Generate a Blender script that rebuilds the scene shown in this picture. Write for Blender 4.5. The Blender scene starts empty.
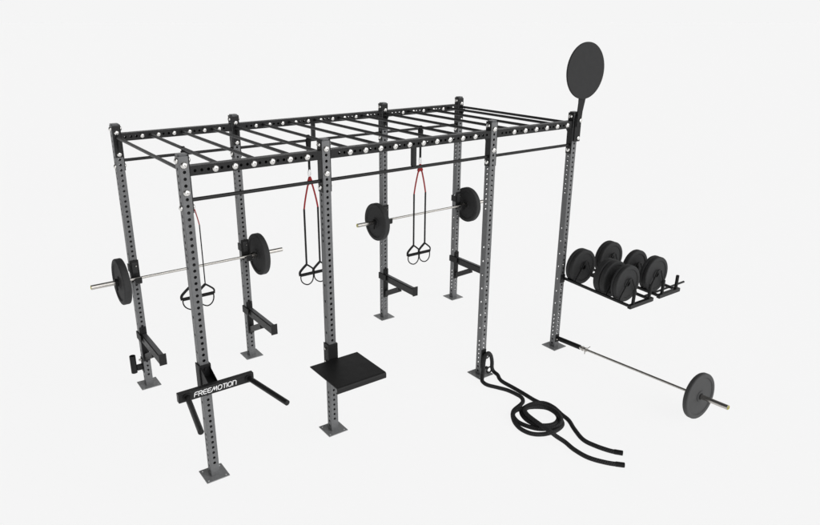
import bpy, math
from mathutils import Vector, Matrix
scene = bpy.context.scene
COL = scene.collection
PI = math.pi
# ------------------------------------------------------------------ sizes (metres)
X = [0.0, 1.22, 3.154, 4.374]          # upright positions along the rig
W = 1.9384                             # depth of the rig
H = 2.845                              # upright height
PW = 0.078                             # upright width
HW = PW / 2
P = 0.0527                             # hole pitch

# ------------------------------------------------------------------ materials
def mat(name, col, rough=.5, metal=0.0, spec=.5, noise=0.0, nscale=60, bump=0.0, bscale=400, rvar=0.0, coat=0.0):
    m = bpy.data.materials.new(name); m.use_nodes = True
    nt = m.node_tree; b = nt.nodes['Principled BSDF']
    b.inputs['Base Color'].default_value = (*col, 1)
    b.inputs['Roughness'].default_value = rough
    b.inputs['Metallic'].default_value = metal
    b.inputs['Specular IOR Level'].default_value = spec
    if coat: b.inputs['Coat Weight'].default_value = coat
    tc = nt.nodes.new('ShaderNodeTexCoord')
    if noise or rvar:
        n = nt.nodes.new('ShaderNodeTexNoise'); n.inputs['Scale'].default_value = nscale; n.inputs['Detail'].default_value = 5
        nt.links.new(tc.outputs['Object'], n.inputs['Vector'])
        if noise:
            r = nt.nodes.new('ShaderNodeMapRange')
            r.inputs['From Min'].default_value = .3; r.inputs['From Max'].default_value = .7
            r.inputs['To Min'].default_value = 1 - noise; r.inputs['To Max'].default_value = 1 + noise
            nt.links.new(n.outputs['Fac'], r.inputs['Value'])
            v = nt.nodes.new('ShaderNodeVectorMath'); v.operation = 'SCALE'; v.inputs[0].default_value = col
            nt.links.new(r.outputs['Result'], v.inputs['Scale']); nt.links.new(v.outputs['Vector'], b.inputs['Base Color'])
        if rvar:
            r = nt.nodes.new('ShaderNodeMapRange')
            r.inputs['From Min'].default_value = .3; r.inputs['From Max'].default_value = .7
            r.inputs['To Min'].default_value = max(.02, rough - rvar); r.inputs['To Max'].default_value = rough + rvar
            nt.links.new(n.outputs['Fac'], r.inputs['Value']); nt.links.new(r.outputs['Result'], b.inputs['Roughness'])
    if bump:
        n2 = nt.nodes.new('ShaderNodeTexNoise'); n2.inputs['Scale'].default_value = bscale; n2.inputs['Detail'].default_value = 3
        nt.links.new(tc.outputs['Object'], n2.inputs['Vector'])
        bp = nt.nodes.new('ShaderNodeBump'); bp.inputs['Strength'].default_value = bump; bp.inputs['Distance'].default_value = .001
        nt.links.new(n2.outputs['Fac'], bp.inputs['Height']); nt.links.new(bp.outputs['Normal'], b.inputs['Normal'])
    return m
M = dict(
    steel=mat('grey_enamel', (.138, .140, .143), .42, .25, .5, .09, 35, .22, 260, .06),
    plate=mat('grey_base_enamel', (.255, .258, .261), .14, .1, .6, .06, 30, 0, 0, .04),
    black=mat('black_powder_coat', (.0085, .0085, .0087), .42, 0, .30, .15, 50, .15, 700, .06),
    matte=mat('matte_black_steel', (.0085, .0085, .0088), .55, 0, .25, .15, 50, .12, 700),
    rubber=mat('bumper_rubber', (.0315, .0317, .0322), .72, 0, .25, .14, 28, .35, 240, .06),
    rubber_grey=mat('grey_bumper_rubber', (.066, .0665, .067), .7, 0, .25, .10, 28, .3, 240, .06),
    disc=mat('target_rubber', (.036, .036, .0365), .85, 0, .15, .04, 20, .15, 300),
    pad=mat('step_pad', (.0080, .0080, .0082), .5, 0, .28, .08, 18, .25, 300, .04),
    chrome=mat('polished_steel', (.50, .48, .455), .2, 1, .5, .08, 40, 0, 0, .05),
    shaft=mat('satin_bar_steel', (.46, .445, .42), .3, 1, .5, .1, 60, .3, 900, .05),
    bolt=mat('zinc_bolt', (.74, .73, .71), .2, 1, .5, .08, 90, .2, 200, .06),
    brass=mat('brass_end', (.50, .46, .05), .4, .6, .5),
    rope=mat('rope_fibre', (.033, .033, .0335), .8, 0, .15, .3, 90, 0),
    web=mat('black_webbing', (.012, .012, .0125), .8, 0, .2, .25, 200, .3, 600),
    red=mat('red_webbing', (.25, .012, .014), .7, 0, .2, .25, 120, .3, 600),
    white=mat('white_lettering', (.80, .80, .80), .5, 0, .3),
    tag=mat('white_carabiner', (.82, .82, .82), .3, .3, .5),
    strip=mat('grey_wear_strip', (.085, .087, .09), .35, .1, .5, .1, 40),
)
# rope twist: a fine wave bump along the strands
def rope_twist(m):
    nt = m.node_tree; b = nt.nodes['Principled BSDF']
    uv = nt.nodes.new('ShaderNodeUVMap')
    w = nt.nodes.new('ShaderNodeTexWave'); w.wave_type = 'BANDS'; w.bands_direction = 'DIAGONAL'
    w.inputs['Scale'].default_value = 1.0; w.inputs['Distortion'].default_value = .3
    mp = nt.nodes.new('ShaderNodeMapping'); mp.inputs['Scale'].default_value = (1, 1, 0)
    nt.links.new(uv.outputs['UV'], mp.inputs['Vector']); nt.links.new(mp.outputs['Vector'], w.inputs['Vector'])
    bp = nt.nodes.new('ShaderNodeBump'); bp.inputs['Strength'].default_value = .8; bp.inputs['Distance'].default_value = .004
    nt.links.new(w.outputs['Fac'], bp.inputs['Height']); nt.links.new(bp.outputs['Normal'], b.inputs['Normal'])
rope_twist(M['rope'])

# ------------------------------------------------------------------ mesh builder
class MB:
    def __init__(s): s.v = []; s.f = []; s.s = []; s.uv = {}
    def add(s, vs, fs, smooth=False):
        o = len(s.v); s.v += [tuple(v) for v in vs]
        for f in fs: s.f.append([o + i for i in f]); s.s.append(smooth)
        return s
    def box(s, lo, hi, mtx=None):
        (a, b, c), (d, e, f) = lo, hi
        vs = [(a,b,c),(d,b,c),(d,e,c),(a,e,c),(a,b,f),(d,b,f),(d,e,f),(a,e,f)]
        if mtx: vs = [mtx @ Vector(v) for v in vs]
        return s.add(vs, [(3,2,1,0),(4,5,6,7),(0,1,5,4),(1,2,6,5),(2,3,7,6),(3,0,4,7)])
    def bar(s, p, q, w, h, up=(0,0,1)):
        p, q = Vector(p), Vector(q); d = (q - p); L = d.length; d.normalize()
        u = d.cross(Vector(up)).normalized(); n = u.cross(d)
        m = Matrix((u, n, d)).transposed().to_4x4(); m.translation = p
        return s.box((-w/2, -h/2, 0), (w/2, h/2, L), m)
    def prism(s, pts, axis, a, b):
        """polygon (2D) extruded along axis from a to b; pts in the other two axes in order"""
        def mk(p, t):
            if axis == 0: return (t, p[0], p[1])
            if axis == 1: return (p[0], t, p[1])
            return (p[0], p[1], t)
        n = len(pts); vs = [mk(p, a) for p in pts] + [mk(p, b) for p in pts]
        fs = [tuple(range(n))[::-1], tuple(range(n, 2*n))] + [(i, (i+1) % n, n+(i+1) % n, n+i) for i in range(n)]
        return s.add(vs, fs)
    def lathe(s, prof, p, axis, n=40, smooth_prof=False):
        """prof: list of (r, t) along the axis, each band has its own vertices unless smooth_prof"""
        p, ax = Vector(p), Vector(axis).normalized()
        u = ax.orthogonal().normalized(); w = ax.cross(u)
        def ring(r, t): return [p + ax*t + (u*math.cos(2*PI*k/n) + w*math.sin(2*PI*k/n))*r for k in range(n)]
        if smooth_prof:
            vs = []; fs = []
            for r, t in prof: vs += ring(r, t)
            for i in range(len(prof)-1):
                for k in range(n): fs.append((i*n+k, i*n+(k+1) % n, (i+1)*n+(k+1) % n, (i+1)*n+k))
            s.add(vs, fs, True)
        else:
            for (r0, t0), (r1, t1) in zip(prof, prof[1:]):
                s.add(ring(r0, t0) + ring(r1, t1), [(k, (k+1) % n, n+(k+1) % n, n+k) for k in range(n)], True)
        return s
    def cyl(s, p, q, r, n=20, ch=0.0):
        p, q = Vector(p), Vector(q); L = (q-p).length
        c = ch or min(.0015, r*.15)
        return s.lathe([(1e-5, 0), (r-c, 0), (r, c), (r, L-c), (r-c, L), (1e-5, L)], p, q-p, n)
    def tube(s, pts, r, n=12, caps=True, flat=None):
        """sweep a circle (or a flat band (w,t)) along points, minimal twist"""
        pts = [Vector(q) for q in pts]; N = len(pts)
        T = [(pts[min(i+1, N-1)] - pts[max(i-1, 0)]).normalized() for i in range(N)]
        u = T[0].orthogonal().normalized() if flat is None else Vector(flat[2]).normalized()
        o = len(s.v); dist = 0
        for i in range(N):
            if i: dist += (pts[i]-pts[i-1]).length
            u = (u - T[i]*u.dot(T[i])).normalized(); w = T[i].cross(u)
            if flat is None:
                for k in range(n):
                    a = 2*PI*k/n; s.v.append(tuple(pts[i] + u*math.cos(a)*r + w*math.sin(a)*r)); s.uv[len(s.v)-1] = (dist/.03, k/n*2)
            else:
                for a, b in ((-1,-1),(1,-1),(1,1),(-1,1)): s.v.append(tuple(pts[i] + u*a*flat[0]/2 + w*b*flat[1]/2))
        m = n if flat is None else 4
        for i in range(N-1):
            for k in range(m):
                s.f.append([o+i*m+k, o+i*m+(k+1) % m, o+(i+1)*m+(k+1) % m, o+(i+1)*m+k]); s.s.append(flat is None)
        if caps:
            a = [s.v[o+k] for k in range(m)]; b = [s.v[o+(N-1)*m+k] for k in range(m)]
            s.add(a, [tuple(range(m))[::-1]]); s.add(b, [tuple(range(m))])
        return s
    def panel(s, org, u, v, w, L, holes, r, t, pitch, n=16):
        """perforated strip: org = middle of the start edge, u across, v along; outward normal = u x v"""
        org, u, v = Vector(org), Vector(u), Vector(v); nn = u.cross(v).normalized()
        segs = []; c = 0.0
        for h in sorted(holes):
            if h - pitch/2 > c + 1e-6: segs.append((c, h - pitch/2, None))
            segs.append((max(c, h - pitch/2), h + pitch/2, h)); c = h + pitch/2
        if L > c + 1e-6: segs.append((c, L, None))
        q = lambda a, b, d: org + u*a + v*b - nn*d
        for a, b, h in segs:
            if h is None:
                s.add([q(-w/2,a,0), q(w/2,a,0), q(w/2,b,0), q(-w/2,b,0)], [(0,1,2,3)])
                s.add([q(-w/2,a,t), q(w/2,a,t), q(w/2,b,t), q(-w/2,b,t)], [(3,2,1,0)])
                continue
            vs = []
            for k in range(n):
                an = 2*PI*k/n; cx, cy = math.cos(an), math.sin(an); m = max(abs(cx), abs(cy))
                ox, oy = cx/m*w/2, cy/m; oy = h + oy*(b-h) if oy > 0 else h + oy*(h-a)
                vs += [q(ox, oy, 0), q(cx*r, h+cy*r, 0), q(ox, oy, t), q(cx*r, h+cy*r, t)]
            fs = []
            for k in range(n):
                i, j = 4*k, 4*((k+1) % n)
                fs += [(i+1, i, j, j+1), (i+3, j+3, j+2, i+2), (i+1, j+1, j+3, i+3)]
            s.add(vs, fs)
        return s
    def build(s, name, m, parent=None, bevel=0.0, bseg=2):
        me = bpy.data.meshes.new(name); me.from_pydata(s.v, [], s.f); me.update()
        me.polygons.foreach_set('use_smooth', s.s)
        if s.uv:
            l = me.uv_layers.new(name='UVMap')
            for lp in me.loops: l.data[lp.index].uv = s.uv.get(lp.vertex_index, (0, 0))
        me.materials.append(m)
        o = bpy.data.objects.new(name, me); COL.objects.link(o)
        if parent: o.parent = parent
        if bevel:
            b = o.modifiers.new('edge', 'BEVEL'); b.width = bevel; b.segments = bseg; b.limit_method = 'ANGLE'; b.angle_limit = math.radians(40)
        return o
def tag(o, label=None, cat=None, group=None, kind=None):
    if label: o['label'] = label
    if cat: o['category'] = cat
    if group: o['group'] = group
    if kind: o['kind'] = kind
    return o
def empty(name, loc, label, cat, group=None):
    o = bpy.data.objects.new(name, None); COL.objects.link(o); o.location = loc; o.empty_display_size = .1
    return tag(o, label, cat, group)
def copy_tree(o, parent=None):
    c = o.copy(); COL.objects.link(c)
    if parent: c.parent = parent
    for ch in list(o.children): copy_tree(ch, c)
    return c
def smooth_path(pts, sub=6):
    pts = [Vector(p) for p in pts]; out = []
    for i in range(len(pts)-1):
        p0 = pts[max(i-1, 0)]; p1 = pts[i]; p2 = pts[i+1]; p3 = pts[min(i+2, len(pts)-1)]
        for k in range(sub):
            t = k/sub
            out.append(.5*((2*p1) + (p2-p0)*t + (2*p0-5*p1+4*p2-p3)*t*t + (3*p1-p0-3*p2+p3)*t**3))
    out.append(pts[-1]); return out

# ------------------------------------------------------------------ floor
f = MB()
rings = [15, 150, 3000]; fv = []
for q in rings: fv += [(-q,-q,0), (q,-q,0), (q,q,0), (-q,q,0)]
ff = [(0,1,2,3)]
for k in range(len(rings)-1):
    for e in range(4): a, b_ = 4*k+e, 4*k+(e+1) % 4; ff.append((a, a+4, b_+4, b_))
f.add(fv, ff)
fm = bpy.data.materials.new('backlit_white_floor'); fm.use_nodes = True
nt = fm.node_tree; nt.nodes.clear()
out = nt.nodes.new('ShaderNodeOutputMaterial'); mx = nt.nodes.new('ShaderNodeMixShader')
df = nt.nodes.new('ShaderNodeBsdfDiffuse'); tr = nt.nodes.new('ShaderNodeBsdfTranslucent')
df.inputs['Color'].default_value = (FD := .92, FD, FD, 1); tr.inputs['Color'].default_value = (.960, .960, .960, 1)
mx.inputs['Fac'].default_value = .93  # mostly translucent so the glow added underneath thins contact shadows
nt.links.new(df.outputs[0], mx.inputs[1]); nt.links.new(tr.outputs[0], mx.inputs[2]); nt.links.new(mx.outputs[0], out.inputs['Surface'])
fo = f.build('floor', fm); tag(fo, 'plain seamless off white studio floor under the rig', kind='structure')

# ------------------------------------------------------------------ shared bolt (dome head, axis -Y at origin)
def bolt_mb(n=20):
    b = MB(); R = .0235; pr = [(R*1.0, .0)]
    for k in range(0, 7):
        a = k/6*PI/2*.93; pr.append((R*math.cos(a), .003 + .017*math.sin(a)))
    pr.append((.0075, .0185)); pr.append((.0065, .011)); pr.append((1e-5, .011))
    b.lathe(pr, (0,0,0), (0,-1,0), n, smooth_prof=True)
    return b
bolt_mesh = None
def add_bolt(parent, loc, rotz=0.0, k=1.0):
    global bolt_mesh
    if bolt_mesh is None:
        o = bolt_mb().build('bolt', M['bolt'], parent); bolt_mesh = o.data
    else:
        o = bpy.data.objects.new('bolt', bolt_mesh); COL.objects.link(o); o.parent = parent
    o.location = loc; o.rotation_euler = (0, 0, rotz); o.scale = (k, k, k)
    return o

# ================================================================== THE RIG
rig = empty('training_rig', (0,0,0), 'large free-standing steel training rig on eight grey perforated uprights with black overhead ladder rungs', 'rig')
# --- upright
TH = .005
kY = [.138 + P*i for i in range(0, 52) if .138 + P*i < H - .02]                # faces toward front and back
kX = [.054 + P*k for k in list(range(0, 8)) + list(range(10, 29, 3)) + list(range(36, 53)) if .054 + P*k < H - .03]
def upright_mb():
    m = MB(); w = PW - 2*TH; z0 = .008; L = H - z0 - .004
    yh = [z - z0 for z in kY]; xh = [z - z0 for z in kX]
    m.panel((0,-HW,z0), (1,0,0), (0,0,1), w, L, yh, .0132, TH, P)
    m.panel((0, HW,z0), (-1,0,0), (0,0,1), w, L, yh, .0132, TH, P)
    m.panel((-HW,0,z0), (0,-1,0), (0,0,1), w, L, xh, .0132, TH, P)
    m.panel(( HW,0,z0), (0,1,0), (0,0,1), w, L, xh, .0132, TH, P)
    n = 4
    for sx, sy, a0 in ((1,1,0), (-1,1,PI/2), (-1,-1,PI), (1,-1,1.5*PI)):
        vs = []
        for k in range(n+1):
            a = a0 + PI/2*k/n; x, y = sx*(HW-TH) + TH*math.cos(a), sy*(HW-TH) + TH*math.sin(a)
            vs += [(x, y, z0), (x, y, z0+L)]
        m.add(vs, [(2*k, 2*k+2, 2*k+3, 2*k+1) for k in range(n)], True)
    return m
up0 = upright_mb().build('upright', M['steel'], rig)
b = MB(); c = HW - .001; e = .012
b.prism([(-c+e,-c),(c-e,-c),(c,-c+e),(c,c-e),(c-e,c),(-c+e,c),(-c,c-e),(-c,-c+e)], 2, H-.004, H+.012)
b.build('cap', M['strip'], up0, .004)
# base plate with four corner holes
b = MB(); hb = .104; t = .008
cell = .05
for sx in (-1, 1):
    b.panel((sx*(hb-cell/2), -hb, t), (1,0,0), (0,1,0), cell, 2*hb, [cell/2, 2*hb-cell/2], .008, t, cell)
b.add([(-hb+cell,-hb,t),(hb-cell,-hb,t),(hb-cell,hb,t),(-hb+cell,hb,t)], [(0,1,2,3)])
b.add([(-hb,-hb,0),(hb,-hb,0),(hb,-hb,t),(-hb,-hb,t)], [(0,1,2,3)]); b.add([(hb,-hb,0),(hb,hb,0),(hb,hb,t),(hb,-hb,t)], [(0,1,2,3)])
b.add([(hb,hb,0),(-hb,hb,0),(-hb,hb,t),(hb,hb,t)], [(0,1,2,3)]); b.add([(-hb,hb,0),(-hb,-hb,0),(-hb,-hb,t),(-hb,hb,t)], [(0,1,2,3)])
b.build('base_plate', M['plate'], up0).location = (0,0,.001)
ups = {}
for r, y in enumerate((0.0, W)):
    for i, x in enumerate(X):
        o = up0 if (r, i) == (0, 0) else copy_tree(up0, rig)
        o.location = (x, y, 0); ups[r, i] = o
# flange plates welded to beams (on the x faces) and to cross rungs (on the y faces)
XB = (2.806, 2.440)      # z of bolts on x faces
YB = (2.773, 2.5622)     # z of bolts on y faces
for (r, i), o in ups.items():
    y = o.location.y; ins = -1 if r else 1      # cross rung goes to +y from the front row
    for sx in (-1, 1):
        has = (sx < 0 and i > 0) or (sx > 0 and i < 3)
        if has:
            m = MB(); xa = sx*(HW + .0005); xb_ = sx*(HW + .0075)
            m.box((min(xa,xb_), -.037, 2.397), (max(xa,xb_), .037, 2.847))
            m.build('flange_plate', M['black'], o, .002)
        off = HW + (.0075 if has else 0)
        for z in XB: add_bolt(o, (sx*off, 0, z), -PI/2 if sx < 0 else PI/2)
    # y face toward the inside carries the cross-rung plate
    m = MB(); ya = ins*(HW + .0005); yb_ = ins*(HW + .0075)
    m.box((-.0365, min(ya,yb_), 2.532), (.0365, max(ya,yb_), 2.838))
    g0 = ins*(HW + .007)
    m.prism([(g0, 2.585), (g0, 2.700), (g0 + ins*.075, 2.712), (g0 + ins*.075, 2.70)], 0, -.004, .004)
    m.build('rung_plate', M['black'], o, .002)
    for z in YB:
        if r == 0: add_bolt(o, (0, -HW, z), 0, 1.2)
        else: add_bolt(o, (0, -HW - .0075, z), 0)
# --- longitudinal beams, square tube with holes
BZ = 2.7235; BH = .076
bolts_x = {0: [.241 + .1592*k for k in range(6)], 1: [1.455 + .1602*k for k in range(10)], 2: [3.427 + .1608*k for k in range(6)]}
for r, y in enumerate((0.0, W)):
    for bay in range(3):
        xa, xb = X[bay] + HW + .0075, X[bay+1] - HW - .0075
        bx = bolts_x[bay]; bp = bx[1] - bx[0]; pt = bp/3
        hs = []
        k = -3
        while True:
            xx = bx[0] + pt*k
            if xx > xb - .045: break
            if xx > xa + .03: hs.append(xx)
            k += 1
        m = MB(); hh = BH/2; L = xb - xa
        rel = [h - xa for h in hs]; fr = (0,-1,0)
        org = Vector(((xa+xb)/2*0 + xa, y, BZ))
        m.panel((xa, y-hh, BZ), (0,0,-1), (1,0,0), BH, L, rel, .0122, .005, pt)
        m.panel((xa, y+hh, BZ), (0,0,1), (1,0,0), BH, L, rel, .0122, .005, pt)
        m.add([(xa,y-hh,BZ+hh),(xb,y-hh,BZ+hh),(xb,y+hh,BZ+hh),(xa,y+hh,BZ+hh)], [(0,1,2,3)])
        m.add([(xa,y-hh,BZ-hh),(xb,y-hh,BZ-hh),(xb,y+hh,BZ-hh),(xa,y+hh,BZ-hh)], [(3,2,1,0)])
        m.add([(xa,y-hh+.005,BZ+hh-.005),(xb,y-hh+.005,BZ+hh-.005),(xb,y+hh-.005,BZ+hh-.005),(xa,y+hh-.005,BZ+hh-.005)], [(3,2,1,0)])
        m.add([(xa,y-hh+.005,BZ-hh+.005),(xb,y-hh+.005,BZ-hh+.005),(xb,y+hh-.005,BZ-hh+.005),(xa,y+hh-.005,BZ-hh+.005)], [(0,1,2,3)])
        beam = m.build('beam', M['black'], rig)
        for x in bx: add_bolt(beam, (x, y - hh, BZ), 0, 1.2 if r == 0 else 1.0)
        # pull-up bar between the long flanges
        MB().cyl((xa, y, 2.494), (xb, y, 2.494), .0155, 20).build('pull_up_bar', M['black'], rig)
        if bay == 1:
            MB().box((2.154, y-.02, 2.5085), (2.196, y+.02, BZ-hh)).build('strut', M['black'], rig, .003)
# --- overhead ladder rungs
rung_x = list(X)
for bay in range(3):
    bx = bolts_x[bay]
    rung_x += [(bx[2*k] + bx[2*k+1])/2 for k in range(len(bx)//2)]
for x in sorted(rung_x):
    on_post = x in X
    ya = HW + .0075; yb = W - HW - .0075
    if not on_post: ya, yb = HW + .004, W - HW - .004
    m = MB().cyl((x, ya, 2.728), (x, yb, 2.728), .0150, 20)
    if not on_post:
        for q, s_ in ((HW+.0003, 1), (W-HW-.0003, -1)):
            a_, c_ = sorted((q, q + s_*.006)); m.box((x-.095, a_, 2.692), (x+.095, c_, 2.757))
    m.build('rung', M['black'], rig)

# ================================================================== J hooks (bar catches)
def make_hook():
    r = empty('bar_hook', (0,0,0), '', 'bar hook', 'bar hooks on the back uprights')
    m = MB(); h = HW
    m.box((-h-.006, -h-.012, .0), (h+.006, -h-.001, .235))                     # front plate
    m.box((-h-.0075, -h-.001, .10), (-h-.001, h+.012, .185))                   # side wings
    m.box((h+.001, -h-.001, .10), (h+.0075, h*.2, .185))
    m.build('bracket', M['matte'], r, .003)
    m = MB()
    m.prism([(-h-.012, .004), (-h-.012, .052), (-h-.030, .040), (-h-.095, .040), (-h-.108, .075), (-h-.120, .075), (-h-.118, .018), (-h-.104, .004)], 0, -.034, .034)
    m.build('hook', M['black'], r, .003)
    m = MB().box((-.028, -h-.020, .095), (.028, -h-.0125, .215)); m.build('pad', M['rubber'], r, .003)
    MB().cyl((h*.3, -h-.012, .175), (h*.3, -h-.034, .175), .007).build('pin', M['chrome'], r)
    return r
hook = make_hook()
hk = [(0, 1.230, 'black bar hook on the leftmost back upright under the low barbell'),
      (1, 1.230, 'black bar hook on the second back upright, beside the low barbell\'s right plate'),
      (2, 1.340, 'black bar hook mostly hidden behind the left plate of the higher barbell'),
      (3, 1.340, 'black bar hook on the rightmost back upright beside the higher barbell\'s right plate')]
for n_, (i, z, lb) in enumerate(hk):
    o = hook if n_ == 0 else copy_tree(hook)
    o.location = (X[i], W, z); o['label'] = lb

# ================================================================== spotter arms
def make_arm():
    r = empty('spotter_arm', (0,0,0), '', 'spotter arm', 'spotter arms low on the back uprights')
    h = HW; m = MB()
    m.box((-.036, -h-.012, -.085), (.036, -h-.001, .315)); m.box((-.030, -h-.024, .19), (.030, -h-.012, .315))
    m.build('bracket', M['matte'], r, .003)
    m = MB(); m.box((-h-.012, -h-.075, .165), (-h-.002, h+.012, .250)); m.box((-h-.012, h+.002, .165), (h*.4, h+.012, .250))
    m.build('side_tab', M['matte'], r, .003)
    MB().box((-.031, -.690, .152), (.031, -h-.024, .238)).build('arm', M['black'], r, .004)
    MB().box((-.020, -.672, .2385), (.020, -h-.03, .2445)).build('wear_strip', M['strip'], r, .002)
    MB().box((-.037, -.702, .146), (.037, -.6905, .268)).build('end_plate', M['black'], r, .003)
    MB().bar((0, -h-.013, -.034), (0, -.365, .130), .068, .044, (1,0,0)).build('brace', M['black'], r, .003)
    add = MB().cyl((.0, -h-.02, .295), (.0, -h-.034, .295), .009); add.build('pin', M['matte'], r)
    return r
arm = make_arm()
al = ['black spotter arm on the leftmost back upright, above the short upright storage tube',
      'black spotter arm on the second back upright from the left, behind the logo crossbar',
      'black spotter arm on the third back upright, below the higher barbell',
      'black spotter arm on the rightmost back upright, its tip hidden behind a front upright']
for i in range(4):
    o = arm if i == 0 else copy_tree(arm)
    o.location = (X[i], W, .392); o['label'] = al[i]

# ================================================================== upright storage tube on the left rear upright
r = empty('bar_storage_tube', (0, W, 0), 'short black open tube bolted low on the outer side of the leftmost back upright', 'storage tube')
m = MB(); m.lathe([(.025, .385), (.032, .385), (.032, .185), (1e-5, .185)], (-.135, 0, 0), (0,0,1), 28); m.lathe([(.025, .385), (.025, .20), (1e-5, .20)], (-.135, 0, 0), (0,0,1), 28)
m.build('tube', M['matte'], r)
m = MB(); m.box((-.105, -.022, .205), (-HW-.008, .022, .262)); m.box((-HW-.0078, -.036, .17), (-HW-.001, .036, .34)); m.build('bracket', M['matte'], r, .003)
MB().cyl((-HW-.008, -.005, .318), (-HW-.036, -.005, .318), .012).build('pin', M['chrome'], r)

# ================================================================== barbells and plates
def make_barbell(L=2.10, lab='', group=None):
    r = empty('barbell', (0,0,0), lab, 'barbell', group)
    MB().cyl((-L/2+.34, 0, 0), (L/2-.34, 0, 0), .0140, 24).build('shaft', M['shaft'], r)
    for s in (-1, 1):
        m = MB(); m.cyl((s*(L/2-.345), 0, 0), (s*L/2, 0, 0), .0245, 28); sl = m.build('sleeve', M['chrome'], r)
        MB().cyl((s*(L/2-.375), 0, 0), (s*(L/2-.345), 0, 0), .036, 28).build('collar', M['chrome'], r)
        e_ = MB(); e_.lathe([(.0195, .0), (.0195, .0025), (.011, .0025), (.011, .0)], (s*(L/2-.0005), 0, 0), (s,0,0), 24)
        e_.build('end_ring', M['brass'], sl)
    return r
def make_plate(R=.24, T=.075, lab='', group=None, axis=(1,0,0), m='rubber'):
    r = empty('weight_plate', (0,0,0), lab, 'weight plate', group)
    h = T/2; d = min(.012, T*.2); hr = .0256
    prof = [(hr, -h+.002), (.055, -h+.002), (.060, -h+d), (R-.050, -h+d), (R-.040, -h), (R-.012, -h), (R-.004, -h+.004), (R, -h+.012),
            (R, h-.012), (R-.004, h-.004), (R-.012, h), (R-.040, h), (R-.050, h-d), (.060, h-d), (.055, h-.002), (hr, h-.002)]
    MB().lathe(prof, (0,0,0), axis, 72).build('disc', M[m], r)
    MB().lathe([(hr, -h+.001), (hr, h-.001), (hr+.010, h-.0005), (hr+.010, -h+.0005), (hr, -h+.001)], (0,0,0), axis, 32).build('hub_ring', M['matte'], r)
    return r
def clip(parent, x, s):
    m = MB(); m.lathe([(.0255, 0), (.040, 0), (.040, .028), (.0255, .028), (.0255, 0)], (x, 0, 0), (s,0,0), 28)
    m.box((min(x+s*.004, x+s*.024), -.014, -.085), (max(x+s*.004, x+s*.024), .010, -.034)); m.build('clip', M['matte'], parent, .002)
YBAR = W - HW - .070
bb1 = make_barbell(2.10, 'silver barbell racked lower on the two leftmost back uprights', None)
bb1.location = (.597, YBAR, 1.2855)
bb2 = copy_tree(bb1); bb2['label'] = 'silver barbell racked higher on the two rightmost back uprights'
bb2.location = (3.733, YBAR, 1.3955)
clip(bb1, -.795, -1); clip(bb1, .800, 1); clip(bb2, -.792, -1); clip(bb2, .796, 1)
wp = make_plate(.24, .075, 'bumper plate on the left end of the low barbell outside the leftmost back upright', 'large plates on the racked barbells')
wp.location = (.597 - .755, YBAR, 1.2855)
for lx, bz, lb in ((.597+.758, 1.2855, 'bumper plate on the right end of the low barbell by the second back upright'),
                   (3.733-.752, 1.3955, 'bumper plate on the left end of the higher barbell covering the third back upright'),
                   (3.733+.756, 1.3955, 'bumper plate on the right end of the higher barbell by the rightmost back upright')):
    o = copy_tree(wp); o.location = (lx, YBAR, bz); o['label'] = lb

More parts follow.
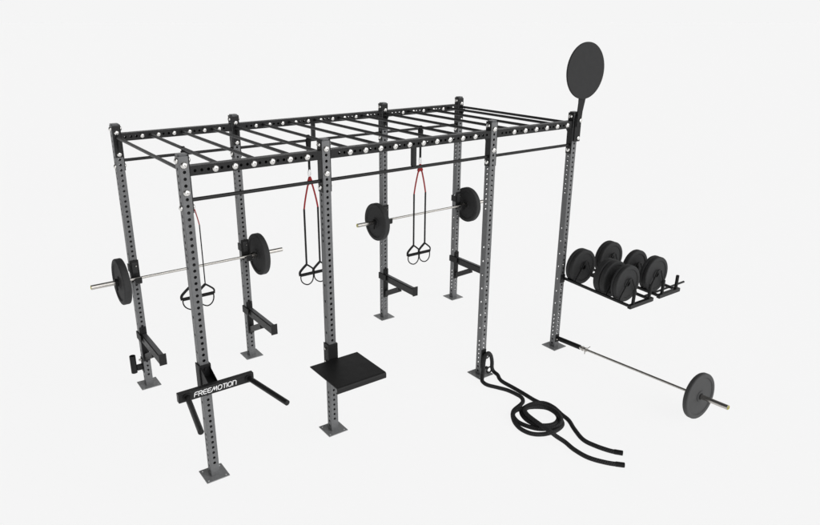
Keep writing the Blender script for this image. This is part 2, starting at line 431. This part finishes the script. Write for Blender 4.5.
# ================================================================== suspension trainers
def make_trainer(sep=.157, ud=(1,0,0), uw=.017, lw=.020):
    """origin at the rung centre; straps hang down in the xz plane, ud = which way the strap's width lies"""
    r = empty('suspension_trainer', (0,0,0), '', 'suspension trainer', 'red and black suspension trainers hanging from the ladder')
    m = MB()
    m.tube([(0,-.020,-.03), (0,-.020,.006), (0,-.010,.0175), (0,.010,.0175), (0,.020,.006), (0,.020,-.03)], 0, flat=(.024, .003, (1,0,0)))
    m.prism([(-.020,-.024),(.020,-.024),(.011,-.150),(-.011,-.150)], 1, -.023, -.018)
    m.prism([(-.020,-.024),(.020,-.024),(.011,-.150),(-.011,-.150)], 1, .018, .023)
    m.bar((0,-.0205,-.140), (0,0,-.20), .022, .005); m.bar((0,.0205,-.140), (0,0,-.20), .022, .005)
    m.tube([(0,0,-.19), (0,0,-.332)], 0, flat=(.022, .010, (1,0,0)))
    m.build('anchor_strap', M['web'], r)
    m = MB(); pts = [(0.013*math.cos(a), 0, -.362 + .034*math.sin(a)) for a in [2*PI*k/20 for k in range(21)]]
    m.tube(pts, .0075, 10, caps=False); m.box((-.012,-.008,-.350), (.012,.008,-.333)); m.build('carabiner', M['tag'], r)
    m = MB(); m.prism([(-.009,-.392),(.009,-.392),(.036,-.462),(.020,-.484),(0,-.466),(-.020,-.484),(-.036,-.462)], 1, -.009, .009); m.build('yoke', M['red'], r, .003)
    for s in (-1, 1):
        m = MB(); p0 = (s*.022, 0, -.468); p1 = (s*.044, 0, -.550); p2 = (s*.0635, 0, -.635); p3 = (s*(sep/2), 0, -.718)
        m.tube(smooth_path([p0, p1, p2, p3], 3), 0, flat=(uw, .004, ud)); m.build('upper_strap', M['red'], r)
        m = MB(); m.tube([p3, (s*sep/2, 0, -.80), (s*sep/2, 0, -1.315)], 0, flat=(lw, .0045, ud))
        m.build('lower_strap', M['web'], r)
        cx = s*sep/2; hwd = .078
        m = MB()
        for q in (-1, 1):
            w_ = .026 if q < 0 else .017
            m.tube(smooth_path([(cx, 0, -1.308), (cx+q*.046, .0, -1.344), (cx+q*(hwd+.002), 0, -1.380), (cx+q*hwd, 0, -1.420)], 4), 0, flat=(w_, .004, (.7*q,.15,.7)))
        m.build('handle_strap', M['web'], r)
        MB().cyl((cx-hwd+.004, 0, -1.414), (cx+hwd-.004, 0, -1.414), .0165, 18).build('handle_grip', M['web'], r)
        m = MB(); pts = [(cx - hwd*.93*math.copysign(abs(math.cos(a))**1.25, math.cos(a)), .012*math.sin(2*a), -1.424 - .108*math.sin(a)**.85) for a in [PI*k/20 for k in range(21)]]
        m.tube(pts, .0062, 8); m.build('foot_loop', M['web'], r)
    return r
tr0 = make_trainer(); tr1 = make_trainer(ud=(.62,.785,0), uw=.017, lw=.020)
tl = [(bolts_x[0][0]+.0796, .93, 'suspension trainer hanging behind the leftmost front upright with its strap seen edge on', .0),
      (bolts_x[1][0]+.0801, .865, 'red and black suspension trainer partly hidden by the second front upright', 0),
      (bolts_x[1][8]+.0801, .735, 'red and black suspension trainer fully visible in front of the higher barbell', 0)]
for i, (x, y, lb, rz) in enumerate(tl):
    o = tr1 if i == 0 else tr0 if i == 1 else copy_tree(tr0)
    o.location = (x, y, 2.728); o['label'] = lb; o.rotation_euler.z = rz

# ================================================================== dip station with lettering
r = empty('dip_station', (0,0,0), 'black dip attachment with two splayed handles and white lettering on its crossbar', 'dip station')
m = MB(); h = HW
m.box((-h-.012, -h-.010, .83), (h+.012, -h-.001, 1.105)); m.box((-h-.012, -h-.001, .83), (-h-.002, h+.006, 1.105)); m.box((h+.002, -h-.001, .83), (h+.012, h+.006, 1.105))
m.build('bracket', M['matte'], r, .003)
MB().cyl((0, -h-.010, 1.07), (0, -h-.024, 1.07), .011).build('pin', M['matte'], r)
m = MB(); m.bar((0, -h-.010, .965), (0, -.215, .975), .06, .07)
for s in (-1, 1): m.prism([(-h-.010, 1.09), (-.212, 1.018), (-.212, .955), (-h-.010, .90)], 0, s*.038 - .003, s*.038 + .003)
m.build('support_arm', M['matte'], r, .002)
CY = -.2525; CZ0, CZ1 = .940, 1.020
bar_ = MB().box((-.302, CY+.0005, CZ0), (.336, -.205, CZ1)).build('crossbar', M['black'], r, .004)
for s, x0, x1 in ((-1, -.232, -.318), (1, .292, .376)):
    m = MB(); m.cyl((x0, CY-.0008, .980), (x0, CY-.008, .980), .036, 28)
    m.build('collar', M['matte'], r)
    m = MB(); m.cyl((x0, CY-.004, .980), (x1, -.790, .980), .0225, 28); m.build('handle', M['black'], r)
# lettering: stroked letters, raised half a millimetre
GL = {
 'F': [[(0,0),(0,.62),(.10,.90),(.30,1),(.85,1)], [(.05,.5),(.7,.5)]],
 'R': [[(0,0),(0,.92)], [(0,1),(.62,1),(.82,.88),(.82,.62),(.62,.48),(.16,.48)], [(.42,.48),(.88,0)]],
 'E': [[(.88,1),(.30,1),(.08,.88),(0,.66),(0,.34),(.08,.12),(.30,0),(.88,0)], [(.02,.5),(.78,.5)]],
 'M': [[(-.10,0),(.48,1),(.62,.24),(1.12,1),(1.22,0)]],
 'O': [[(.32,0),(.68,0),(.90,.12),(1.0,.36),(1.0,.64),(.90,.88),(.68,1),(.32,1),(.10,.88),(0,.64),(0,.36),(.10,.12),(.32,0)]],
 'T': [[(0,1),(.84,1)], [(.42,0),(.42,1)]],
 'I': [[(0,0),(0,1)]],
 'N': [[(0,0),(0,1),(.52,1),(.78,.90),(.88,.66),(.88,0)]],
}
adv = {'F':1.06,'R':1.14,'E':1.12,'M':1.52,'O':1.26,'T':1.06,'I':.30,'N':1.1}
word = 'FREEMOTION'; tot = sum(adv[c_] for c_ in word) - .2
tw = .352; th = .038; sc = tw / tot; x = -.176; z = .9612; st = .0062
m = MB(); yy = CY - .0006
def seg(p, q):
    p, q = Vector(p), Vector(q); d = (q-p).normalized(); n_ = Vector((-d.y, d.x))*st/2; e_ = d*st*.32
    a = [p-e_-n_, q+e_-n_, q+e_+n_, p-e_+n_]
    m.add([(v.x, yy, v.y) for v in a] + [(v.x, yy+.0016, v.y) for v in a], [(0,1,2,3),(0,4,5,1),(1,5,6,2),(2,6,7,3),(3,7,4,0)])
for c_ in word:
    k = 0
    for stroke in GL[c_]:
        for a, b_ in zip(stroke, stroke[1:]):
            P1 = (x + a[0]*sc + a[1]*.006, z + a[1]*th); P2 = (x + b_[0]*sc + b_[1]*.006, z + b_[1]*th)
            yy = CY - .0006 - .00003*(k % 7); k += 1
            seg(P1, P2)
    x += adv[c_]*sc
m.build('lettering', M['white'], r)

# ================================================================== step platform
r = empty('step_platform', (0,0,0), 'square black step platform bracketed to the second front upright from the left', 'platform')
PZ = .80; pts = []
x0, x1, y0, y1 = .960, 1.473, -.560, -.0645; t = .048; rc = .022
# board: flat top with the front edge rolled down
prof = [(y1, PZ-.012), (y1, PZ)]; rc = .020; LB = PZ - .062
for k in range(7): a = PI/2*k/6; prof.append((y0+rc-rc*math.sin(a), PZ-rc+rc*math.cos(a)))
for k in range(7): a = PI/2*k/6; prof.append((y0+.014-.014*math.cos(a), LB+.014-.014*math.sin(a)))
prof += [(y0+.030, LB), (y0+.030, LB+.010), (y0+.016, LB+.012), (y0+.012, LB+.020), (y0+.012, PZ-.022), (y0+.020, PZ-.012)]
MB().prism(prof[::-1], 0, x0, x1).build('board', M['pad'], r, .003)
h = HW; m = MB()
xc = X[1]
m.box((xc-h-.011, -h-.011, .735), (xc+h+.011, -h-.001, .945)); m.box((xc-h-.011, -h-.001, .70), (xc-h-.002, h+.006, .945)); m.box((xc+h+.002, -h-.001, .70), (xc+h+.011, h+.006, .945))
m.build('bracket', M['matte'], r, .003)
m = MB(); m.box((xc-.05, -.40, .735), (xc+.05, -h-.012, .7875)); m.build('support_arm', M['matte'], r, .003)
for z in (.895, .765): MB().cyl((xc-h-.011, .0, z), (xc-h-.024, .0, z), .011).build('pin', M['chrome'], r)

# ================================================================== ball target
r = empty('ball_target', (0,0,0), 'round black throwing target on a bent arm above the rightmost front upright', 'target')
m = MB(); m.lathe([(1e-5,-.011),(.290,-.011),(.295,-.007),(.295,.007),(.290,.011),(1e-5,.011)], (4.388,-.095,3.293), (0,1,0), 96); m.build('disc', M['disc'], r)
m = MB(); h = HW; xc = X[3]
m.box((xc-h-.004, -h-.030, 2.535), (xc+h+.012, -h-.0245, 2.80)); m.build('bracket', M['matte'], r, .003)
m = MB(); m.box((xc-h+.004, -h-.024, 2.54), (xc+h-.004, -h-.001, 2.82)); m.build('spacer', M['matte'], r, .003)
m = MB(); m.bar((xc+.004, -h-.034, 2.74), (xc+.020, -.076, 3.19), .062, .008, (1,0,0)) if False else None
m = MB(); m.prism([(xc-.030, 2.70), (xc+.034, 2.70), (xc+.046, 2.86), (xc+.084, 3.03), (xc+.084, 3.25), (xc-.040, 3.25), (xc-.036, 3.02), (xc-.030, 2.86)], 1, -.079, -.0715)
m.prism([(-.0712, 2.72), (-.040, 2.83), (-.046, 2.94), (-.0712, 3.20)], 0, xc-.004, xc+.006)
m.build('arm', M['matte'], r, .002)
m = MB(); m.box((xc-.08, -.0835, 3.14), (xc+.11, -.0795, 3.36)); m.build('back_plate', M['matte'], r, .002)
MB().lathe([(.021,0),(.021,.008),(.012,.014),(1e-5,.014)], (xc+.022,-.0795,2.765), (0,-1,0), 20).build('bolt', M['bolt'], r)
MB().lathe([(.021,0),(.021,.008),(.012,.014),(1e-5,.014)], (xc+.020,-h-.030,2.572), (0,-1,0), 20).build('bolt', M['bolt'], r)

# ================================================================== plate storage rack with plates
TILT = .040
RZ = .905
rk = empty('plate_rack', (X[3], -HW, RZ), 'low black two lane plate storage rack reaching out from the rightmost front upright', 'plate rack')
rk.rotation_euler.x = TILT
RM = Matrix.Translation(rk.location) @ Matrix.Rotation(TILT, 4, 'X')
lanes = [(4.400, 4.752), (4.922, 5.256)]
ox = X[3]
YE = -.925
for li, (xl, xr) in enumerate(lanes):
    for xx in (xl, xr):
        MB().box((xx-ox-.014, YE, -.014), (xx-ox+.014, -.012, .014)).build('rail', M['black'], rk, .003)
    MB().box((xl-ox-.030, YE-.044, -.022), (xr-ox+.030, YE-.0005, .024)).build('end_bar', M['black'], rk, .006, 3)
    for j, xx in enumerate((xl+.035, xr-.035)):
        MB().cyl((xx-ox, YE-.021, .0245), (xx-ox-.004, YE-.021, .187), .0185, 20).build('stop_post', M['matte'], rk)
m = MB(); m.cyl((lanes[0][1]-ox, YE+.070, .000), (5.555-ox, YE+.085, -.006), .0125, 18); m.build('cross_bar', M['black'], rk)
m = MB(); m.cyl((lanes[0][0]-ox+.01, -.10, -.006), (lanes[1][1]-ox, -.10, -.006), .0125, 18); m.build('cross_bar', M['black'], rk)
m = MB(); m.box((-HW+.004, -.011, -.05), (HW-.002, -.001, .05)); m.build('mount_plate', M['matte'], rk, .003)
# plate groups per lane: (front y, [thicknesses]) measured on the photograph
PRr = .211; cz = 1.050
groups = [(0, [(-.078, .052), (-.131, .050)]), (0, [(-.480, .080), (-.568, .062)]), (0, [(-.722, .032), (-.755, .048)]),
          (1, [(-.078, .052), (-.131, .048)]), (1, [(-.470, .068)]), (1, [(-.716, .046), (-.763, .050)])]
names = ['rack plate closest to the rightmost front upright, rear of its pair',
         'rack plate facing out of the pair closest to the rightmost front upright',
         'rear plate of the middle pair in the left rack lane',
         'front plate of the middle pair in the left rack lane',
         'thin rear plate of the front pair in the left rack lane',
         'frontmost plate in the left rack lane, facing its stop posts',
         'rearmost plate in the right rack lane',
         'second plate from the rear in the right rack lane',
         'single plate in the middle of the right rack lane',
         'rear plate of the front pair in the right rack lane',
         'frontmost plate in the right rack lane, facing its stop posts']
ni = 0; cache = {}
for li, pl in groups:
    xc = (lanes[li][0] + lanes[li][1])/2
    for (yb_, t) in pl:
        yc = yb_ - t/2
        if t not in cache:
            o = make_plate(PRr, t, '', 'plates stored on the rack', (0,1,0)); cache[t] = o
        else: o = copy_tree(cache[t])
        o.location = (xc, yc, cz - .02*(-yc)/.9); o['label'] = names[ni]; ni += 1
    yf = pl[-1][0] - pl[-1][1]
    # wire divider in front of each group: a bent rod from rail to rail
    zt = cz - RZ + .042 + .0*yf
    yl = yf + HW - .016
    xa, xb = lanes[li][0]-ox+.022, lanes[li][1]-ox-.022; xm = (xa+xb)/2
    pts = [(xa, yl, .010), (xa+.020, yl, .05), (xm-.052, yl, zt-.010), (xm-.034, yl, zt+.028), (xm, yl, zt+.044), (xm+.034, yl, zt+.028), (xm+.052, yl, zt-.010), (xb-.020, yl, .05), (xb, yl, .010)]
    MB().tube(smooth_path(pts, 4), .0078, 10).build('divider', M['matte'], rk)
    pts = [(xb-.03, yl-.02, .010), (xb-.01, yl-.03, .06), (xb+.012, yl-.03, .07), (xb+.02, yl-.03, .012)]

# ================================================================== landmine sleeve + barbell + plate on the floor
A = Vector((4.378, -.066, .122)); B = Vector((4.330, -2.239, .263)); D = (B-A).normalized()
r = empty('landmine_pivot', (0,0,0), 'black pivoting bar sleeve hinged low on the rightmost front upright', 'pivot sleeve')
m = MB(); m.box((X[3]-.030, -HW-.0075, .075), (X[3]+.030, -HW-.001, .170)); m.build('mount_plate', M['matte'], r, .003)
m = MB(); m.bar(A + D*-.022, A + D*.03, .030, .05); m.build('hinge', M['matte'], r, .004)
MB().cyl(A + Vector((-.035,0,0)), A + Vector((.035,0,0)), .009).build('pin', M['chrome'], r)
m = MB(); m.cyl(A + D*.02, A + D*.335, .0285, 28); m.build('tube', M['matte'], r)
Lb = (B - A).length
bb3 = empty('barbell', A, 'silver barbell lying out along the floor from the rightmost front upright', 'barbell')
bb3.rotation_euler = Vector((1,0,0)).rotation_difference(D).to_euler()
MB().cyl((.30,0,0), (Lb-.355,0,0), .0135, 24).build('shaft', M['shaft'], bb3)
m = MB(); m.cyl((.3355,0,0), (.425,0,0), .0225, 24); m.cyl((.372,0,0),(.384,0,0),.030,24); m.cyl((.415,0,0),(.430,0,0),.027,24)
m.build('sleeve', M['chrome'], bb3)
for s in (-1, 1): MB().cyl((.418,s*.015,0), (.445,s*.050,.032*s), .0045, 10).build('collar_lever', M['chrome'], bb3)
sl = MB().cyl((Lb-.355,0,0), (Lb,0,0), .0245, 28).build('sleeve', M['chrome'], bb3)
MB().cyl((Lb-.375,0,0), (Lb-.355,0,0), .036, 28).build('collar', M['chrome'], bb3)
MB().lathe([(.0200,0),(.0200,.0028),(.0105,.0028),(.0105,0)], (Lb-.0005,0,0), (1,0,0), 24).build('end_ring', M['brass'], sl)
o = make_plate(.24, .052, 'dark bumper plate standing on the floor near the far end of the angled barbell', None, (1,0,0), 'rubber_grey')
tpos = Lb - .312
pc = A + D*tpos; o.location = pc; o.rotation_euler = bb3.rotation_euler
o.location.z = max(pc.z, .2400*math.cos(math.asin(D.z)) + .052/2*D.z + .001)

# ================================================================== battle rope
# ground points measured on the floor plane
import json
CAM = dict(loc=(-1.609320,-5.042623,3.786600), yaw=-.614182, pitch=1.232408, f=678.103, cx=393.6118, cy=260.2717)
ROPE = json.loads('''[[3.1873, -1.9109, 0.019], [3.1235, -1.8227, 0.019], [3.0729, -1.6823, 0.019], [3.0618, -1.5556, 0.019], [3.1303, -1.3919, 0.019], [3.2048, -1.2568, 0.019], [3.219, -1.1508, 0.03], [3.2276, -1.0248, 0.052], [3.2051, -0.9173, 0.052], [3.1127, -0.8649, 0.052], [2.9981, -0.8629, 0.052], [2.9064, -0.8911, 0.052], [2.846, -0.9843, 0.052], [2.8326, -1.1065, 0.052], [2.8944, -1.2073, 0.052], [3.0028, -1.2466, 0.052], [3.1113, -1.2009, 0.052], [3.1767, -1.0986, 0.045], [3.2151, -0.9564, 0.03], [3.212, -0.8299, 0.019], [3.2067, -0.7637, 0.019], [3.2106, -0.6028, 0.019], [3.2086, -0.4422, 0.019], [3.2045, -0.317, 0.019], [3.2236, -0.2427, 0.019], [3.2674, -0.165, 0.019], [3.286, -0.0812, 0.019], [3.262, -0.075, 0.075], [3.262, -0.07, 0.15], [3.235, -0.075, 0.235], [3.19, -0.08, 0.283], [3.14, -0.085, 0.265], [3.115, -0.09, 0.19], [3.1, -0.1, 0.1], [3.065, -0.13, 0.035], [3.0279, -0.1766, 0.019], [3.0195, -0.2649, 0.019], [3.072, -0.3715, 0.019], [3.1194, -0.4735, 0.019], [3.1278, -0.597, 0.03], [3.1244, -0.6799, 0.03], [3.0804, -0.7447, 0.03], [3.0081, -0.7788, 0.03], [2.8703, -0.8162, 0.019], [2.7596, -0.934, 0.019], [2.7068, -1.0701, 0.019], [2.7255, -1.1951, 0.019], [2.8088, -1.2731, 0.019], [2.9414, -1.3058, 0.019], [3.0706, -1.2839, 0.019], [3.1295, -1.2304, 0.03], [3.1178, -1.1653, 0.085], [3.1215, -1.0465, 0.085], [3.0573, -0.9703, 0.085], [2.9593, -0.9167, 0.085], [2.8528, -0.8734, 0.07], [2.7872, -0.8941, 0.05], [2.7623, -0.9862, 0.03], [2.7835, -1.1021, 0.03], [2.8457, -1.2026, 0.03], [2.9555, -1.2574, 0.03], [3.0497, -1.2701, 0.05], [3.0943, -1.2434, 0.088], [3.1355, -1.1219, 0.095], [3.1039, -1.0076, 0.095], [3.0004, -0.9408, 0.095], [2.9031, -0.9429, 0.095], [2.8605, -1.0124, 0.092], [2.8431, -1.1197, 0.09], [2.8329, -1.2437, 0.09], [2.8304, -1.3492, 0.085], [2.8603, -1.4013, 0.05], [2.8894, -1.4863, 0.019], [2.866, -1.6193, 0.019], [2.8768, -1.7773, 0.019], [2.953, -1.9247, 0.019], [3.0495, -2.0338, 0.019]]''')
rr = .0216
pts = [Vector(p) for p in ROPE]
for p in pts: p.z = max(p.z, rr)
r = empty('battle_rope', (3.1,-.9,0), 'thick black battle rope coiled on the floor beside the third front upright', 'rope')
rp = MB().tube([p - r.location for p in smooth_path(pts, 7)], rr, 16).build('rope', M['rope'], r)
sp = smooth_path(pts, 7)
for a, b_ in ((sp[0], sp[6]), (sp[-1], sp[-7])):
    d = (b_-a).normalized(); m = MB().cyl(a - d*.006 - r.location, a + d*.075 - r.location, rr+.0022, 24, .004); m.build('end_cap', M['matte'], r)
r = empty('rope_anchor', (X[2], 0, 0), 'small black anchor ring bracket low on the third front upright, holding the rope', 'rope anchor')
m = MB(); m.box((-.034, -HW-.008, .10), (.034, -HW-.001, .325)); m.build('mount_plate', M['matte'], r, .003)
m = MB(); m.tube([(.012+.030*math.cos(a), -HW-.045, .262+.034*math.sin(a)) for a in [2*PI*k/24 for k in range(25)]], .007, 10, caps=False); m.build('ring', M['matte'], r)
m = MB(); m.tube([(.066+.036*math.cos(a), -HW-.035, .060+.036*math.sin(a)) for a in [2*PI*k/24 for k in range(25)]], .0085, 10, caps=False); m.build('ring', M['matte'], r)
m = MB(); m.box((-.01, -HW-.045, .25), (.03, -HW-.0085, .275)); m.box((-.01, -HW-.045, .085), (.05, -HW-.0085, .105)); m.build('lug', M['matte'], r, .003)

# ================================================================== studio light
wd = bpy.data.worlds.new('World'); scene.world = wd; wd.use_nodes = True
nt = wd.node_tree; bg = nt.nodes['Background']
tc = nt.nodes.new('ShaderNodeTexCoord')
def dotfac(d, lo, hi):
    v = nt.nodes.new('ShaderNodeVectorMath'); v.operation = 'DOT_PRODUCT'; v.inputs[1].default_value = Vector(d).normalized()
    nt.links.new(tc.outputs['Generated'], v.inputs[0])
    r_ = nt.nodes.new('ShaderNodeMapRange'); r_.interpolation_type = 'SMOOTHSTEP'
    r_.inputs['From Min'].default_value = lo; r_.inputs['From Max'].default_value = hi
    nt.links.new(v.outputs['Value'], r_.inputs['Value']); return r_.outputs['Result']
BGV = .9131
k1 = dotfac((.25,-.92,.34), .50, .98)      # large soft box in front of the rig, above the camera
m1 = nt.nodes.new('ShaderNodeMath'); m1.operation = 'MULTIPLY_ADD'; m1.inputs[1].default_value = KEY = 2.0
low = dotfac((0,0,1), .20, .62); m2 = nt.nodes.new('ShaderNodeMapRange'); m2.inputs['To Min'].default_value = BGV; m2.inputs['To Max'].default_value = .12
nt.links.new(low, m2.inputs['Value']); nt.links.new(m2.outputs['Result'], m1.inputs[2])
nt.links.new(k1, m1.inputs[0])
side = dotfac((-.95,-.05,.30), .25, .85)          # the unlit side of the studio, left of the rig
m3 = nt.nodes.new('ShaderNodeMapRange'); m3.inputs['To Min'].default_value = 1.0; m3.inputs['To Max'].default_value = .30
nt.links.new(side, m3.inputs['Value'])
m4 = nt.nodes.new('ShaderNodeMath'); m4.operation = 'MULTIPLY'; nt.links.new(m1.outputs[0], m4.inputs[0]); nt.links.new(m3.outputs['Result'], m4.inputs[1])
# added unseen glow below the translucent floor, washes out shadows on it
sx = nt.nodes.new('ShaderNodeSeparateXYZ'); nt.links.new(tc.outputs['Generated'], sx.inputs[0])
gt = nt.nodes.new('ShaderNodeMapRange'); gt.inputs['From Min'].default_value = -.08; gt.inputs['From Max'].default_value = -.01; nt.links.new(sx.outputs['Z'], gt.inputs['Value'])
m5 = nt.nodes.new('ShaderNodeMix'); m5.data_type = 'FLOAT'; m5.inputs[2].default_value = .9865
nt.links.new(gt.outputs[0], m5.inputs[0]); nt.links.new(m4.outputs[0], m5.inputs[3])
cb = nt.nodes.new('ShaderNodeCombineColor')
for i in range(3): nt.links.new(m5.outputs[0], cb.inputs[i])
nt.links.new(cb.outputs[0], bg.inputs['Color']); bg.inputs['Strength'].default_value = 1.0

# ================================================================== camera
cd = bpy.data.cameras.new('camera'); cam = bpy.data.objects.new('camera', cd); COL.objects.link(cam); scene.camera = cam
cam.location = CAM['loc']; cam.rotation_euler = (CAM['pitch'], 0, CAM['yaw'])
cd.sensor_width = 36; cd.lens = CAM['f']/820*36
cd.shift_x = (410-CAM['cx'])/820; cd.shift_y = (CAM['cy']-262.5)/820
cd.clip_start = .05; cd.clip_end = 8000
scene.view_settings.view_transform = 'Standard'; scene.view_settings.look = 'None'
scene.view_settings.exposure = 0; scene.view_settings.gamma = 1
scene.cycles.max_bounces = 8
